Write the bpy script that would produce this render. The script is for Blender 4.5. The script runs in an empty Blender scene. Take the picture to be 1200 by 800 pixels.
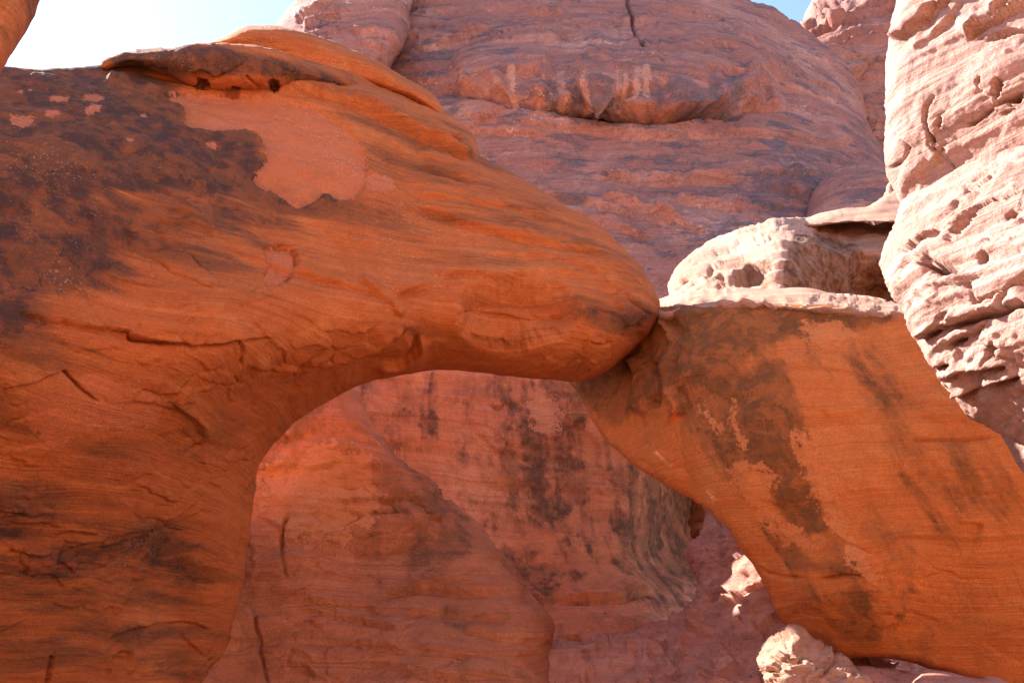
import bpy, math
import numpy as np

S = bpy.context.scene
C = S.collection
F32 = np.float32

# ------------------------------------------------------------------ camera
PITCH = math.radians(20.0)
FOC = 1153.0                      # focal length in units of a 1200 wide frame
CAM = np.array([0.0, 0.0, 1.6])
cp, sp = math.cos(PITCH), math.sin(PITCH)
cam = bpy.data.cameras.new("camera")
cam.sensor_width = 36.0
cam.lens = 36.0 * FOC / 1200.0
cam.clip_start, cam.clip_end = 0.05, 3000.0
camo = bpy.data.objects.new("camera", cam)
camo.location = CAM
camo.rotation_euler = (math.radians(90) + PITCH, 0, 0)
C.objects.link(camo)
S.camera = camo

# ------------------------------------------------------------------ sky, sun, exposure
SUN = np.array([-0.60, 0.47, 0.65]); SUN = SUN / np.linalg.norm(SUN)
elev = math.asin(SUN[2]); azim = math.atan2(SUN[0], SUN[1])      # azimuth from +Y towards +X
W = bpy.data.worlds.new("World"); S.world = W; W.use_nodes = True
wt = W.node_tree
bg = wt.nodes["Background"]; bg.inputs["Strength"].default_value = 0.10
sky = wt.nodes.new("ShaderNodeTexSky"); sky.sky_type = 'NISHITA'; sky.sun_disc = False
sky.sun_elevation = elev; sky.sun_rotation = azim; sky.altitude = 1300
sky.air_density = 1.0; sky.dust_density = 0.8; sky.ozone_density = 1.0
wt.links.new(sky.outputs[0], bg.inputs[0])
sl = bpy.data.lights.new("sun", 'SUN'); sl.energy = 5.0; sl.angle = math.radians(0.53); sl.color = (1.0, 0.945, 0.88)
so = bpy.data.objects.new("sun", sl); C.objects.link(so)
so.rotation_euler = (math.pi/2 - elev, 0, math.atan2(SUN[0], -SUN[1]))
so.location = (-20, 10, 40)
S.view_settings.view_transform = 'Standard'; S.view_settings.look = 'None'
S.view_settings.gamma = 1.0; S.view_settings.use_curve_mapping = False
S.view_settings.exposure = 2.1
S.render.engine = 'CYCLES'
S.cycles.max_bounces = 8; S.cycles.diffuse_bounces = 6; S.cycles.glossy_bounces = 2
S.cycles.use_denoising = True
S.cycles.sample_clamp_indirect = 8.0

# ------------------------------------------------------------------ noise
def _h(ix, iy, iz):
    h = (ix.astype(np.uint32)*np.uint32(374761393) + iy.astype(np.uint32)*np.uint32(668265263)
         + iz.astype(np.uint32)*np.uint32(2246822519))
    h = (h ^ (h >> np.uint32(13))) * np.uint32(1274126177)
    h = (h ^ (h >> np.uint32(15))) * np.uint32(2654435761)
    return h ^ (h >> np.uint32(16))

def perlin(P, seed=0):
    x = P[:, 0] + F32(seed*17.31); y = P[:, 1] + F32(seed*5.77); z = P[:, 2] + F32(seed*9.13)
    fx, fy, fz = np.floor(x), np.floor(y), np.floor(z)
    ix, iy, iz = fx.astype(np.int32), fy.astype(np.int32), fz.astype(np.int32)
    x = x-fx; y = y-fy; z = z-fz
    w = [t*t*t*(t*(t*6-15)+10) for t in (x, y, z)]
    out = np.zeros_like(x)
    for a in (0, 1):
        wa = w[0] if a else 1-w[0]
        for b in (0, 1):
            wb = wa*(w[1] if b else 1-w[1])
            for c in (0, 1):
                h = _h(ix+a, iy+b, iz+c)
                g = ((h & np.uint32(1023)).astype(F32)*(x-a) + ((h >> np.uint32(10)) & np.uint32(1023)).astype(F32)*(y-b)
                     + ((h >> np.uint32(20)) & np.uint32(1023)).astype(F32)*(z-c))*F32(2/1023.) - ((x-a)+(y-b)+(z-c))
                out += g*wb*(w[2] if c else 1-w[2])
    return out.astype(F32)

def fbm(P, octs, seed=0, gain=0.5, ridged=False):
    o = 0; a = 1.0; t = 0
    for k in range(octs):
        n = perlin(P*F32(2.03**k), seed+k)
        if ridged: n = 0.5-np.abs(n)*1.4
        o = o + a*n; t += a; a *= gain
    return o/t

def worley(P, seed=0):
    i = [np.floor(P[:, k]).astype(np.int32) for k in range(3)]
    f1 = np.full(len(P), 9., F32); f2 = f1.copy(); rn = np.zeros(len(P), F32)
    for a in (-1, 0, 1):
        for b in (-1, 0, 1):
            for c in (-1, 0, 1):
                h = _h(i[0]+a+seed*31, i[1]+b, i[2]+c)
                d = ((i[0]+a+(h & np.uint32(1023)).astype(F32)/1023-P[:, 0])**2+(i[1]+b+((h >> np.uint32(10)) & np.uint32(1023)).astype(F32)/1023-P[:, 1])**2
                     + (i[2]+c+((h >> np.uint32(20)) & np.uint32(1023)).astype(F32)/1023-P[:, 2])**2).astype(F32)
                m = d < f1
                f2 = np.where(m, f1, np.minimum(f2, d)); f1 = np.where(m, d, f1)
                rn = np.where(m, ((h >> np.uint32(5)) & np.uint32(1023)).astype(F32)/1023, rn)
    return np.sqrt(f1), np.sqrt(f2), rn

def sstep(a, b, x):
    t = np.clip((x-a)/(b-a), 0, 1); return t*t*(3-2*t)

# ------------------------------------------------------------------ rock builder
def smooth_poly(pts, closed=True, seg=7.0):
    p = np.array(pts, float); n = len(p); out = []
    rng = n if closed else n-1
    for i in range(rng):
        if closed: p0, p1, p2, p3 = p[i-1], p[i], p[(i+1) % n], p[(i+2) % n]
        else: p0, p1, p2, p3 = p[max(i-1, 0)], p[i], p[i+1], p[min(i+2, n-1)]
        L = np.linalg.norm(p2-p1); k = max(1, min(40, int(L/seg)))
        a1 = max(np.linalg.norm(p1-p0), 1e-3)**.5; a2 = max(L, 1e-3)**.5; a3 = max(np.linalg.norm(p3-p2), 1e-3)**.5
        # centripetal tangents
        m1 = (p1-p0)/a1-(p2-p0)/(a1+a2)+(p2-p1)/a2 if np.any(p1 != p0) else (p2-p1)/a2
        m2 = (p2-p1)/a2-(p3-p1)/(a2+a3)+(p3-p2)/a3 if np.any(p3 != p2) else (p2-p1)/a2
        m1, m2 = m1*a2, m2*a2
        for t in np.arange(k)/k:
            out.append((2*t**3-3*t**2+1)*p1+(t**3-2*t**2+t)*m1+(3*t**2-2*t**3)*p2+(t**3-t**2)*m2)
    if not closed: out.append(p[-1])
    return np.array(out)

def poly_sdf(U, V, poly, near=False):
    U = U.astype(F32); V = V.astype(F32)
    best = np.full(U.shape, 1e12, F32); ins = np.zeros(U.shape, bool)
    nx = np.zeros(U.shape, F32); ny = np.zeros(U.shape, F32)
    n = len(poly)
    for i in range(n):
        ax, ay = poly[i]; bx, by = poly[(i+1) % n]
        ex, ey = bx-ax, by-ay; ll = ex*ex+ey*ey+1e-9
        t = np.clip(((U-F32(ax))*F32(ex)+(V-F32(ay))*F32(ey))/F32(ll), 0, 1)
        qx = F32(ax)+t*F32(ex); qy = F32(ay)+t*F32(ey)
        d = (U-qx)**2+(V-qy)**2
        m = d < best
        best = np.where(m, d, best)
        if near: nx = np.where(m, qx, nx); ny = np.where(m, qy, ny)
        if ay != by:
            c = ((ay > V) != (by > V)) & (U < F32(ex)*(V-F32(ay))/F32(ey)+F32(ax))
            ins ^= c
    d = np.sqrt(best); d = np.where(ins, d, -d)
    return (d, nx, ny) if near else d

def line_dist(U, V, pl):
    """distance to an open polyline, signed side, fraction along"""
    best = np.full(U.shape, 1e12, F32); side = np.zeros(U.shape, F32); fr = np.zeros(U.shape, F32)
    L = np.concatenate([[0], np.cumsum(np.linalg.norm(np.diff(pl, axis=0), axis=1))]); tot = L[-1]
    for i in range(len(pl)-1):
        ax, ay = pl[i]; bx, by = pl[i+1]; ex, ey = bx-ax, by-ay; ll = ex*ex+ey*ey+1e-9
        t = np.clip(((U-ax)*ex+(V-ay)*ey)/ll, 0, 1)
        d = (U-ax-t*ex)**2+(V-ay-t*ey)**2
        m = d < best
        best = np.where(m, d, best)
        side = np.where(m, np.sign(ex*(V-ay)-ey*(U-ax)), side)
        fr = np.where(m, (L[i]+t*(L[i+1]-L[i]))/tot, fr)
    return np.sqrt(best), side, fr

def tps(ctrl, reg=0.004):
    c = np.array(ctrl, float); X = c[:, :2]/200.0; n = len(c)
    d = np.linalg.norm(X[:, None]-X[None], axis=2)
    K = np.where(d > 0, d*d*np.log(np.maximum(d, 1e-9)), 0)+np.eye(n)*reg
    P = np.c_[np.ones(n), X]
    A = np.block([[K, P], [P.T, np.zeros((3, 3))]])
    w = np.linalg.solve(A, np.r_[c[:, 2], 0, 0, 0])
    def f(U, V):
        u = (U/200).astype(F32); v = (V/200).astype(F32)
        o = w[n]+w[n+1]*u+w[n+2]*v
        for i in range(n):
            r2 = (u-F32(X[i, 0]))**2+(v-F32(X[i, 1]))**2
            o = o+F32(w[i]*0.5)*r2*np.log(np.maximum(r2, 1e-9))
        return o
    return f

def axis(a, b, lo, hi, step, coarse):
    out = []; x = a
    while x < b:
        out.append(x)
        x += step if lo <= x <= hi else coarse
    out.append(b)
    return np.array(out)

def to_world(U, V, Y):
    """a direction and a distance along the ground -> a point in metres"""
    b = (400.0-V)/FOC
    dep = Y/(cp-b*sp)
    return np.stack([dep*(U-600.0)/FOC, dep*(cp-b*sp), CAM[2]+dep*(sp+b*cp)], 1)

def calc_normals(P, faces):
    a, b, c, d = (P[faces[:, i]] for i in range(4))
    n = np.cross(c-a, d-b)
    out = np.zeros_like(P)
    for k in range(3):
        out[:, k] = sum(np.bincount(faces[:, i], n[:, k], len(P)) for i in range(4))
    return out/np.maximum(np.linalg.norm(out, axis=1, keepdims=True), 1e-9)

def make_mesh(name, P, faces, mat, attrs=None, parent=None):
    me = bpy.data.meshes.new(name)
    nv, nf = len(P), len(faces)
    me.vertices.add(nv); me.vertices.foreach_set("co", P.astype(F32).ravel())
    me.loops.add(nf*4); me.loops.foreach_set("vertex_index", faces.astype(np.int32).ravel())
    me.polygons.add(nf); me.polygons.foreach_set("loop_start", np.arange(0, nf*4, 4, dtype=np.int32))
    me.polygons.foreach_set("use_smooth", np.ones(nf, bool))
    for k, v in (attrs or {}).items():
        at = me.attributes.new(k, 'FLOAT', 'POINT'); at.data.foreach_set("value", v.astype(F32))
    me.update(calc_edges=True); me.validate()
    me.materials.append(mat)
    o = bpy.data.objects.new(name, me); C.objects.link(o)
    if parent: o.parent = parent
    return o

TOTAL = [0]
def rock(name, outline, ctrl, mat, T=0.6, R=60, Tb=1.5, Rb=150, step=2.0, coarse=14.0, jit=1.2, disp=None,
         feats=(), fresh=(), stain_shade=(), origin=(0, 0, 0), parent=None, seed=0, lo=-12, reg=0.004):
    poly = smooth_poly(outline)
    if jit:
        q = np.c_[poly/14.0, np.zeros(len(poly))].astype(F32)
        q2 = q.copy(); q2[:, 2] += 7.7
        inf = ((poly[:, 0] > -30) & (poly[:, 0] < 1230) & (poly[:, 1] > -30) & (poly[:, 1] < 830))[:, None]
        poly = poly+jit*2*np.c_[fbm(q, 3, seed), fbm(q2, 3, seed)]*inf
    x0, y0 = poly.min(0)-3; x1, y1 = poly.max(0)+3
    us = axis(x0, x1, lo, 1212, step, coarse); vs = axis(y0, y1, lo, 812, step, coarse)
    U, V = np.meshgrid(us, vs); sh = U.shape
    du = np.gradient(us)[None].repeat(sh[0], 0); dv = np.gradient(vs)[:, None].repeat(sh[1], 1)
    U = U.ravel(); V = V.ravel()
    d, nx, ny = poly_sdf(U, V, poly, True)
    inside = (d > 0.35*step).reshape(sh)
    cell = inside[:-1, :-1] | inside[1:, :-1] | inside[:-1, 1:] | inside[1:, 1:]
    idx = np.arange(U.size).reshape(sh)
    quads = np.stack([idx[:-1, :-1], idx[1:, :-1], idx[1:, 1:], idx[:-1, 1:]], -1)[cell]
    used = np.zeros(U.size, bool); used[quads.ravel()] = True
    edge = used & ~inside.ravel()
    U = np.where(edge, nx, U); V = np.where(edge, ny, V); d = np.where(edge, 0, d)
    keep = np.flatnonzero(used); remap = np.full(used.size, -1); remap[keep] = np.arange(len(keep))
    U, V, d, edge = U[keep], V[keep], d[keep], edge[keep]
    quads = remap[quads]
    f = tps(ctrl, reg)
    Y = f(U, V)
    prof = np.sqrt(np.clip(1-(1-np.minimum(d/R, 1))**2, 0, 1))
    profb = np.sqrt(np.clip(1-(1-np.minimum(d/Rb, 1))**2, 0, 1))
    if isinstance(T, list):                       # edge roundness that changes along the outline
        wsum = 0; acc = 0
        for tu, tv, tt in T:
            w_ = 1/((U-tu)**2+(V-tv)**2+400.0); wsum = wsum+w_; acc = acc+w_*tt
        T = (acc/wsum)
    Tin = T[~edge] if isinstance(T, np.ndarray) else T
    # raw surface offsets along the ground distance
    Yf = Y+T*(1-prof)
    Yb = Y+T+Tb*profb
    nfr = len(U)
    bi = np.full(nfr, -1); inn = np.flatnonzero(~edge); bi[inn] = nfr+np.arange(len(inn)); bi[edge] = np.flatnonzero(edge)
    Pf = to_world(U, V, Yf); Pb = to_world(U[inn], V[inn], Yb[inn])
    P = np.r_[Pf, Pb].astype(np.float64)
    faces = np.r_[quads, bi[quads[:, ::-1]]]
    Nn = calc_normals(P, faces)
    dd = dict(macro=(0.12, 0.45), med=(0.04, 1.6), bed=(0.03, 5.0, 0.5, 0.0), flake=None, pits=None, plate=None, fine=(0.006, 9.0))
    dd.update(disp or {})
    Q = P.astype(F32)
    D = np.zeros(len(P), F32)
    a, fq = dd['macro']; D += a*2*fbm(Q*F32(fq), 2, seed)
    nf_ = nfr                                     # fine detail only where it can be seen
    q = Q[:nf_]; D1 = np.zeros(nf_, F32)
    a, fq = dd['med']; D1 += a*2*fbm(q*F32(fq), 4, seed+11)
    if dd['bed']:
        a, fz, fxy, tilt = dd['bed']
        wz = q[:, 2]+tilt*q[:, 0]+0.25*fbm(q*F32(0.35), 2, seed+3)
        qb = np.stack([q[:, 0]*fxy, q[:, 1]*fxy, wz*fz], 1).astype(F32)
        n = perlin(qb, seed+21); n2 = perlin(qb*F32(2.7), seed+22)
        D1 += a*(np.tanh(n*3.0)+0.5*np.tanh(n2*2.5))
    if dd['flake']:
        a, fq, thr = dd['flake']
        n = fbm(q*F32(fq)*np.array([1, 1, 1.5], F32), 4, seed+31)
        D1 += a*(sstep(thr, thr+0.03, n)+0.7*sstep(thr+0.14, thr+0.165, n)-0.6*sstep(-thr-0.1, -thr-0.125, n))
    if dd['pits']:
        a, fq, thr, st = dd['pits']
        qq = q*np.array([1, 1, st], F32)*F32(fq)
        n = fbm(qq, 3, seed+41)
        msk = sstep(-0.1, 0.15, fbm(q*F32(0.5), 2, seed+44))
        D1 -= a*sstep(thr, thr+0.10, n)*msk
    if dd['plate']:                               # broken plates: angular, bedded, with open joints between some of them
        a, fx, fz, thr, jd = dd['plate']
        wq = np.stack([fbm(q*F32(fx*1.6), 3, seed+k) for k in (81, 82, 83)], 1)*F32(0.55)
        f1, f2, rn = worley((q*np.array([fx, fx, fz], F32)+wq).astype(F32), seed)
        msk = sstep(thr, thr+0.18, fbm(q*F32(fx*0.5), 2, seed+84))
        D1 += a*(rn-0.5)*2*msk
        D1 -= jd*a*sstep(0.05, 0.0, f2-f1)*sstep(0.0, 0.2, fbm(q*F32(fx*0.9), 2, seed+85))*msk
    if dd['fine']:
        a, fq = dd['fine']; D1 += a*2*fbm(q*F32(fq), 3, seed+51)
    for ft in feats:
        kind = ft[0]
        if kind in ('crack', 'step', 'ridge'):
            pl = smooth_poly(ft[1], closed=False); wpx, amt = ft[2], ft[3]
            m = 4*wpx+6
            s = np.flatnonzero((U > pl[:, 0].min()-m) & (U < pl[:, 0].max()+m) & (V > pl[:, 1].min()-m) & (V < pl[:, 1].max()+m))
            if not len(s): continue
            j = np.c_[U[s]/20, V[s]/20, np.zeros(len(s))].astype(F32); j2 = j.copy(); j2[:, 2] = 3.3
            ds, sd, fr = line_dist(U[s]+6.5*fbm(j, 4, seed+61, 0.6), V[s]+6.5*fbm(j2, 4, seed+62, 0.6), pl)
            brk = sstep(-0.28, 0.05, fbm(j*F32(0.6), 2, seed+63))
            tp = sstep(0, 0.12, fr)*sstep(1, 0.88, fr)
            if kind == 'crack': D1[s] -= 1.5*amt*tp*(0.25+0.75*brk)*np.exp(-(ds/max(0.65*wpx, 0.8*step))**2)
            elif kind == 'ridge': D1[s] += amt*tp*np.exp(-(ds/wpx)**2)
            else:                                   # raised lip on the left of travel, sharp drop to the right
                sg = ds*sd
                D1[s] += amt*tp*(0.3+0.7*brk)*(sstep(1.5, -1.5, sg)*np.exp(-np.maximum(-sg, 0)/wpx)-0.55*np.exp(-((sg-2.5)/2.6)**2))
        elif kind == 'pit':
            _, u, v, ru, rv, ang, amt = ft
            c_, s_ = math.cos(math.radians(ang)), math.sin(math.radians(ang))
            m = 2*max(ru, rv)
            s = np.flatnonzero((abs(U-u) < m) & (abs(V-v) < m))
            if not len(s): continue
            j = np.c_[U[s]/(ru*.8), V[s]/(rv*.8), np.zeros(len(s))].astype(F32)
            xx = ((U[s]-u)*c_+(V[s]-v)*s_)/ru; yy = (-(U[s]-u)*s_+(V[s]-v)*c_)/rv
            r = np.sqrt(xx*xx+yy*yy)+1.5*fbm(j, 4, seed+71, 0.6)
            D1[s] -= amt*sstep(1.0, 0.45, r)
        elif kind == 'patch':                       # flat slab lifted or sunk, with a broken edge
            pl = smooth_poly(ft[1]); soft, amt = ft[2], ft[3]
            m = soft+4
            s = np.flatnonzero((U > pl[:, 0].min()-m) & (U < pl[:, 0].max()+m) & (V > pl[:, 1].min()-m) & (V < pl[:, 1].max()+m))
            if not len(s): continue
            j = np.c_[U[s]/10, V[s]/10, np.zeros(len(s))].astype(F32)
            D1[s] += amt*sstep(-soft, soft, poly_sdf(U[s], V[s], pl)+8*fbm(j, 3, seed+81))
    D[:nf_] += D1*np.where(edge, 0.5, np.minimum(0.5+d/30, 1.0))
    P = P+Nn*D[:, None]
    # surface masks: fresh scars (sharp), desert varnish plus some painted shade (soft)
    fa = np.full(len(P), -1, F32); sa = np.zeros(len(P), F32)
    for pts, soft in fresh:
        fa[:nf_] = np.maximum(fa[:nf_], np.clip(poly_sdf(U, V, smooth_poly(pts))/soft, -1, 1))
    for pts, soft, amt in stain_shade:
        sa[:nf_] += amt*sstep(-soft, soft, poly_sdf(U, V, smooth_poly(pts)))
    P = P-np.array(origin)
    TOTAL[0] += len(P)
    return make_mesh(name, P, faces, mat, {'fresh': fa, 'stain_shade': sa}, parent)

def thing(name, label, cat, uvY=None, group=None):
    o = bpy.data.objects.new(name, None); C.objects.link(o)
    o.empty_display_size = 0.5
    if uvY is not None:
        p = to_world(np.array([float(uvY[0])]), np.array([400.0]), np.array([float(uvY[1])]))[0]
        o.location = (p[0], p[1], 0)
    o['label'] = label; o['category'] = cat
    if group: o['group'] = group
    return o

def tag(o, label, cat):
    o['label'] = label; o['category'] = cat; return o

# ------------------------------------------------------------------ materials
def sandstone(name, dark, mid, light, varnish, fresh_c, bed=(0.5, 9.0), tilt=(0, 0, 0), blot=None, vn=(0.62, 0.1, 0.8),
              vscale=(0.9, 0.9, 0.35), speck=(0.0, 30), bump=0.35, gscale=55.0, size=1.0, streak=0.0, speck_c=(0.75, 0.55, 0.38), fsc=6.0, bedc=1.0, bedb=0.9, tint=(0.2, 0.085, 0.045), tintm=0.0, vamp=1.5, srot=0.0, flk=0.4):
    m = bpy.data.materials.new(name); m.use_nodes = True
    t = m.node_tree; nd = t.nodes; L = t.links.new
    bs = nd['Principled BSDF']; bs.inputs['Roughness'].default_value = 0.9
    bs.inputs['Specular IOR Level'].default_value = 0.15
    tc = nd.new('ShaderNodeTexCoord')
    def math_(op, a, b=None, c=None, clamp=False):
        n = nd.new('ShaderNodeMath'); n.operation = op; n.use_clamp = clamp
        for i, x in enumerate((a, b, c)):
            if x is None: continue
            if isinstance(x, (int, float)): n.inputs[i].default_value = x
            else: L(x, n.inputs[i])
        return n.outputs[0]
    def mapping(v, sc=(1, 1, 1), rot=(0, 0, 0), loc=(0, 0, 0)):
        n = nd.new('ShaderNodeMapping'); L(v, n.inputs[0])
        n.inputs['Scale'].default_value = sc; n.inputs['Rotation'].default_value = rot; n.inputs['Location'].default_value = loc
        return n.outputs[0]
    def noise(v, sc, det=6, ro=0.55, dist=0.0, col=False):
        n = nd.new('ShaderNodeTexNoise'); L(v, n.inputs['Vector'])
        n.inputs['Scale'].default_value = sc; n.inputs['Detail'].default_value = det
        n.inputs['Roughness'].default_value = ro; n.inputs['Distortion'].default_value = dist
        return n.outputs['Color' if col else 'Fac']
    def mix(f, a, b):
        n = nd.new('ShaderNodeMix'); n.data_type = 'RGBA'; n.clamp_factor = True
        for s_, x in (('Factor', f), ('A', a), ('B', b)):
            k = {'Factor': 0, 'A': 6, 'B': 7}[s_]
            if isinstance(x, tuple): n.inputs[k].default_value = (*x, 1)
            elif isinstance(x, (int, float)): n.inputs[k].default_value = x
            else: L(x, n.inputs[k])
        return n.outputs[2]
    def step(x, a, b, lo=0.0, hi=1.0):
        n = nd.new('ShaderNodeMapRange'); n.interpolation_type = 'SMOOTHSTEP'; L(x, n.inputs[0])
        n.inputs[1].default_value = a; n.inputs[2].default_value = b; n.inputs[3].default_value = lo; n.inputs[4].default_value = hi
        return n.outputs[0]
    def attr(k):
        n = nd.new('ShaderNodeAttribute'); n.attribute_name = k; return n.outputs['Fac']
    co = tc.outputs['Object']
    co = mapping(co, (size,)*3)
    wv = nd.new('ShaderNodeVectorMath'); wv.operation = 'MULTIPLY_ADD'
    L(noise(co, 0.45, 2, 0.5, 0, True), wv.inputs[0]); wv.inputs[1].default_value = (0.5, 0.5, 0.5); L(co, wv.inputs[2])
    bc = mapping(mapping(wv.outputs[0], rot=tilt), (bed[0], bed[0], bed[1]))
    b1 = noise(bc, 1.0, 9, 0.62)
    b2 = noise(mapping(bc, (1, 1, 3.3), loc=(3, 1, 7)), 1.3, 6, 0.6)
    bl = noise(co, 0.55, 8, 0.6, 0.3)
    gr = noise(co, gscale, 4, 0.65)
    md = noise(co, 6.0, 7, 0.65)
    c = mix(step(b1, 0.30, 0.52, 1-bedc, 1), dark, mid)
    c = mix(step(b1, 0.5, 0.72, 0, bedc), c, light)
    c = mix(step(bl, 0.5, 0.66, 0, 0.75), c, blot or light)
    c = mix(step(b2, 0.47, 0.64, 0, 0.45), c, dark)
    c = mix(step(md, 0.38, 0.62, 0.28, 0), c, dark)
    # thin laminae, here and there
    b3 = noise(mapping(bc, (0.7, 0.7, 7.0), loc=(1, 4, 2)), 1.0, 3, 0.6)
    lam = math_('MULTIPLY', step(b3, 0.60, 0.68), step(noise(co, 0.8, 4, 0.6), 0.45, 0.62))
    c = mix(math_('MULTIPLY', lam, 0.28), c, dark)
    # desert varnish plus painted shade: run-down streaks and mottling, flaked off in places with crisp edges
    v = noise(mapping(wv.outputs[0], vscale, loc=(5, 2, 1)), 1.0, 9, 0.66)
    v = math_('MULTIPLY_ADD', math_('SUBTRACT', v, 0.5), vamp, math_('ADD', attr('stain_shade'), 0.5))
    v = math_('MULTIPLY_ADD', math_('SUBTRACT', b1, 0.5), 0.3, v)
    if streak:
        sk = noise(mapping(mapping(wv.outputs[0], rot=(0, srot, 0)), (3.6, 3.6, 0.25)), 1.0, 6, 0.62)
        v = math_('MULTIPLY_ADD', math_('SUBTRACT', sk, 0.5), streak, v)
    fl = step(noise(co, 2.0, 9, 0.68, 0.4), 0.52, 0.545)
    tn = noise(mapping(wv.outputs[0], (vscale[0]*1.5, vscale[1]*1.5, vscale[2]*2.0), loc=(2, 6, 3)), 1.0, 9, 0.68)
    tn = math_('MULTIPLY_ADD', math_('SUBTRACT', tn, 0.5), 1.7, math_('ADD', v, -0.02))
    tm = math_('MULTIPLY', step(tn, vn[0]-0.30, vn[0]+0.12), tintm)
    c = mix(math_('MULTIPLY', tm, step(md, 0.3, 0.6, 0.7, 1.0)), c, tint)
    vm = step(v, vn[0]-vn[1], vn[0]+vn[1], 0, vn[2])
    vm = math_('MULTIPLY', vm, step(md, 0.32, 0.62, 0.45, 1.0))
    vm = math_('MULTIPLY', vm, math_('MULTIPLY_ADD', fl, -flk, 1.0))
    c = mix(vm, c, varnish)
    # fresh scars
    fe = math_('MULTIPLY_ADD', math_('SUBTRACT', noise(co, fsc, 8, 0.66), 0.5), 3.0, attr('fresh'))
    fe = math_('MULTIPLY_ADD', math_('SUBTRACT', noise(co, fsc*4.5, 6, 0.68), 0.5), 3.0, fe)
    fm = step(fe, -0.03, 0.03)
    fc = mix(step(bl, 0.4, 0.6, 0, 0.5), fresh_c, mid)
    c = mix(math_('MULTIPLY', fm, step(md, 0.36, 0.62, 0.97, 0.72)), c, fc)
    if speck[0] > 0:
        s1 = noise(mapping(co, (1, 1, 1.3)), speck[1], 3, 0.6)
        s2 = noise(co, 0.9, 4, 0.6)
        sm = math_('MULTIPLY', step(s1, 0.60, 0.66), step(s2, 0.54, 0.66))
        c = mix(math_('MULTIPLY', sm, speck[0]), c, speck_c)
    # grain tint
    hv = nd.new('ShaderNodeHueSaturation'); L(c, hv.inputs['Color'])
    L(step(gr, 0.3, 0.7, 0.85, 1.13), hv.inputs['Value'])
    L(hv.outputs[0], bs.inputs['Base Color'])
    h = math_('MULTIPLY_ADD', b1, bedb, math_('MULTIPLY_ADD', gr, 0.4, math_('MULTIPLY', lam, -0.35)))
    h = math_('MULTIPLY_ADD', b2, 0.55, h)
    h = math_('MULTIPLY_ADD', md, 0.7, h)
    h = math_('MULTIPLY_ADD', fm, -0.25, h)
    h = math_('MULTIPLY_ADD', fl, 0.22, h)
    bp = nd.new('ShaderNodeBump'); bp.inputs['Strength'].default_value = bump; bp.inputs['Distance'].default_value = 0.065/size
    L(h, bp.inputs['Height']); L(bp.outputs[0], bs.inputs['Normal'])
    return m

ARCH = sandstone('arch_sandstone', (0.34, 0.098, 0.034), (0.50, 0.152, 0.046), (0.58, 0.22, 0.078), (0.065, 0.040, 0.036), (0.52, 0.185, 0.095),
                 bed=(0.35, 11.0), vn=(0.80, 0.13, 0.92), vscale=(0.4, 0.4, 2.2), speck=(0.35, 34), bump=0.55, bedc=0.6, bedb=0.5, fsc=5.0,
                 tint=(0.19, 0.078, 0.036), tintm=0.85, vamp=1.2, flk=0.5)
BLOCK = sandstone('block_sandstone', (0.46, 0.138, 0.040), (0.67, 0.212, 0.058), (0.71, 0.30, 0.10), (0.13, 0.066, 0.028), (0.66, 0.27, 0.105),
                  bed=(0.3, 11.0), vn=(0.74, 0.14, 0.8), vscale=(0.8, 0.8, 0.6), speck=(0.25, 34), bump=0.55, bedc=0.6, bedb=0.5, fsc=4.0,
                  tint=(0.30, 0.115, 0.04), tintm=0.65, vamp=0.8, streak=1.35, srot=0.42, flk=0.55)
TOWER = sandstone('tower_sandstone', (0.34, 0.185, 0.14), (0.435, 0.255, 0.205), (0.50, 0.325, 0.275), (0.34, 0.22, 0.17), (0.5, 0.3, 0.21),
                  bed=(0.5, 9.0), vn=(0.75, 0.1, 0.5), bump=0.6)
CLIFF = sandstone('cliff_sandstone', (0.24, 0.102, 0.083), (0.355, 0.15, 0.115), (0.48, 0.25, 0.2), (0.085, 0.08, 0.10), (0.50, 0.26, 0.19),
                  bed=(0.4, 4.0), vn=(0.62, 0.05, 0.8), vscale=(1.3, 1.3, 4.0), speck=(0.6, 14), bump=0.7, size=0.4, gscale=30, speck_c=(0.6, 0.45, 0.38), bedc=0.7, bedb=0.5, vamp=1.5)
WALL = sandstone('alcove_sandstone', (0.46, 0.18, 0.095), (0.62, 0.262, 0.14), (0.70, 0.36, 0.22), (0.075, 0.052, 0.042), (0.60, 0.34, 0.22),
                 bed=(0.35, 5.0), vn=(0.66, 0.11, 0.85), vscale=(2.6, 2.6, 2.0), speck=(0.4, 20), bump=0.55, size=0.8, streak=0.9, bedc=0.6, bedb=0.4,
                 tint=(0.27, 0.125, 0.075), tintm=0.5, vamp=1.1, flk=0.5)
BUTT = sandstone('buttress_sandstone', (0.36, 0.145, 0.085), (0.52, 0.215, 0.112), (0.60, 0.29, 0.15), (0.12, 0.075, 0.05), (0.56, 0.26, 0.135),
                 bed=(0.4, 8.0), vn=(0.70, 0.10, 0.8), bump=0.7, size=0.8, bedc=0.6, bedb=0.5, fsc=2.5, streak=0.5, vamp=1.1, tint=(0.25, 0.11, 0.06), tintm=0.5)
SLOPE = sandstone('slope_sandstone', (0.42, 0.19, 0.14), (0.57, 0.27, 0.195), (0.64, 0.35, 0.255), (0.17, 0.10, 0.085), (0.56, 0.27, 0.15),
                  bed=(0.6, 5.0), vn=(0.75, 0.1, 0.6), bump=0.7, size=0.9)
PALE = sandstone('pale_sandstone', (0.38, 0.195, 0.125), (0.47, 0.265, 0.18), (0.54, 0.345, 0.255), (0.13, 0.055, 0.022), (0.55, 0.22, 0.09),
                 bed=(0.5, 7.0), vn=(0.72, 0.1, 0.95), bump=0.6)
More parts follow.
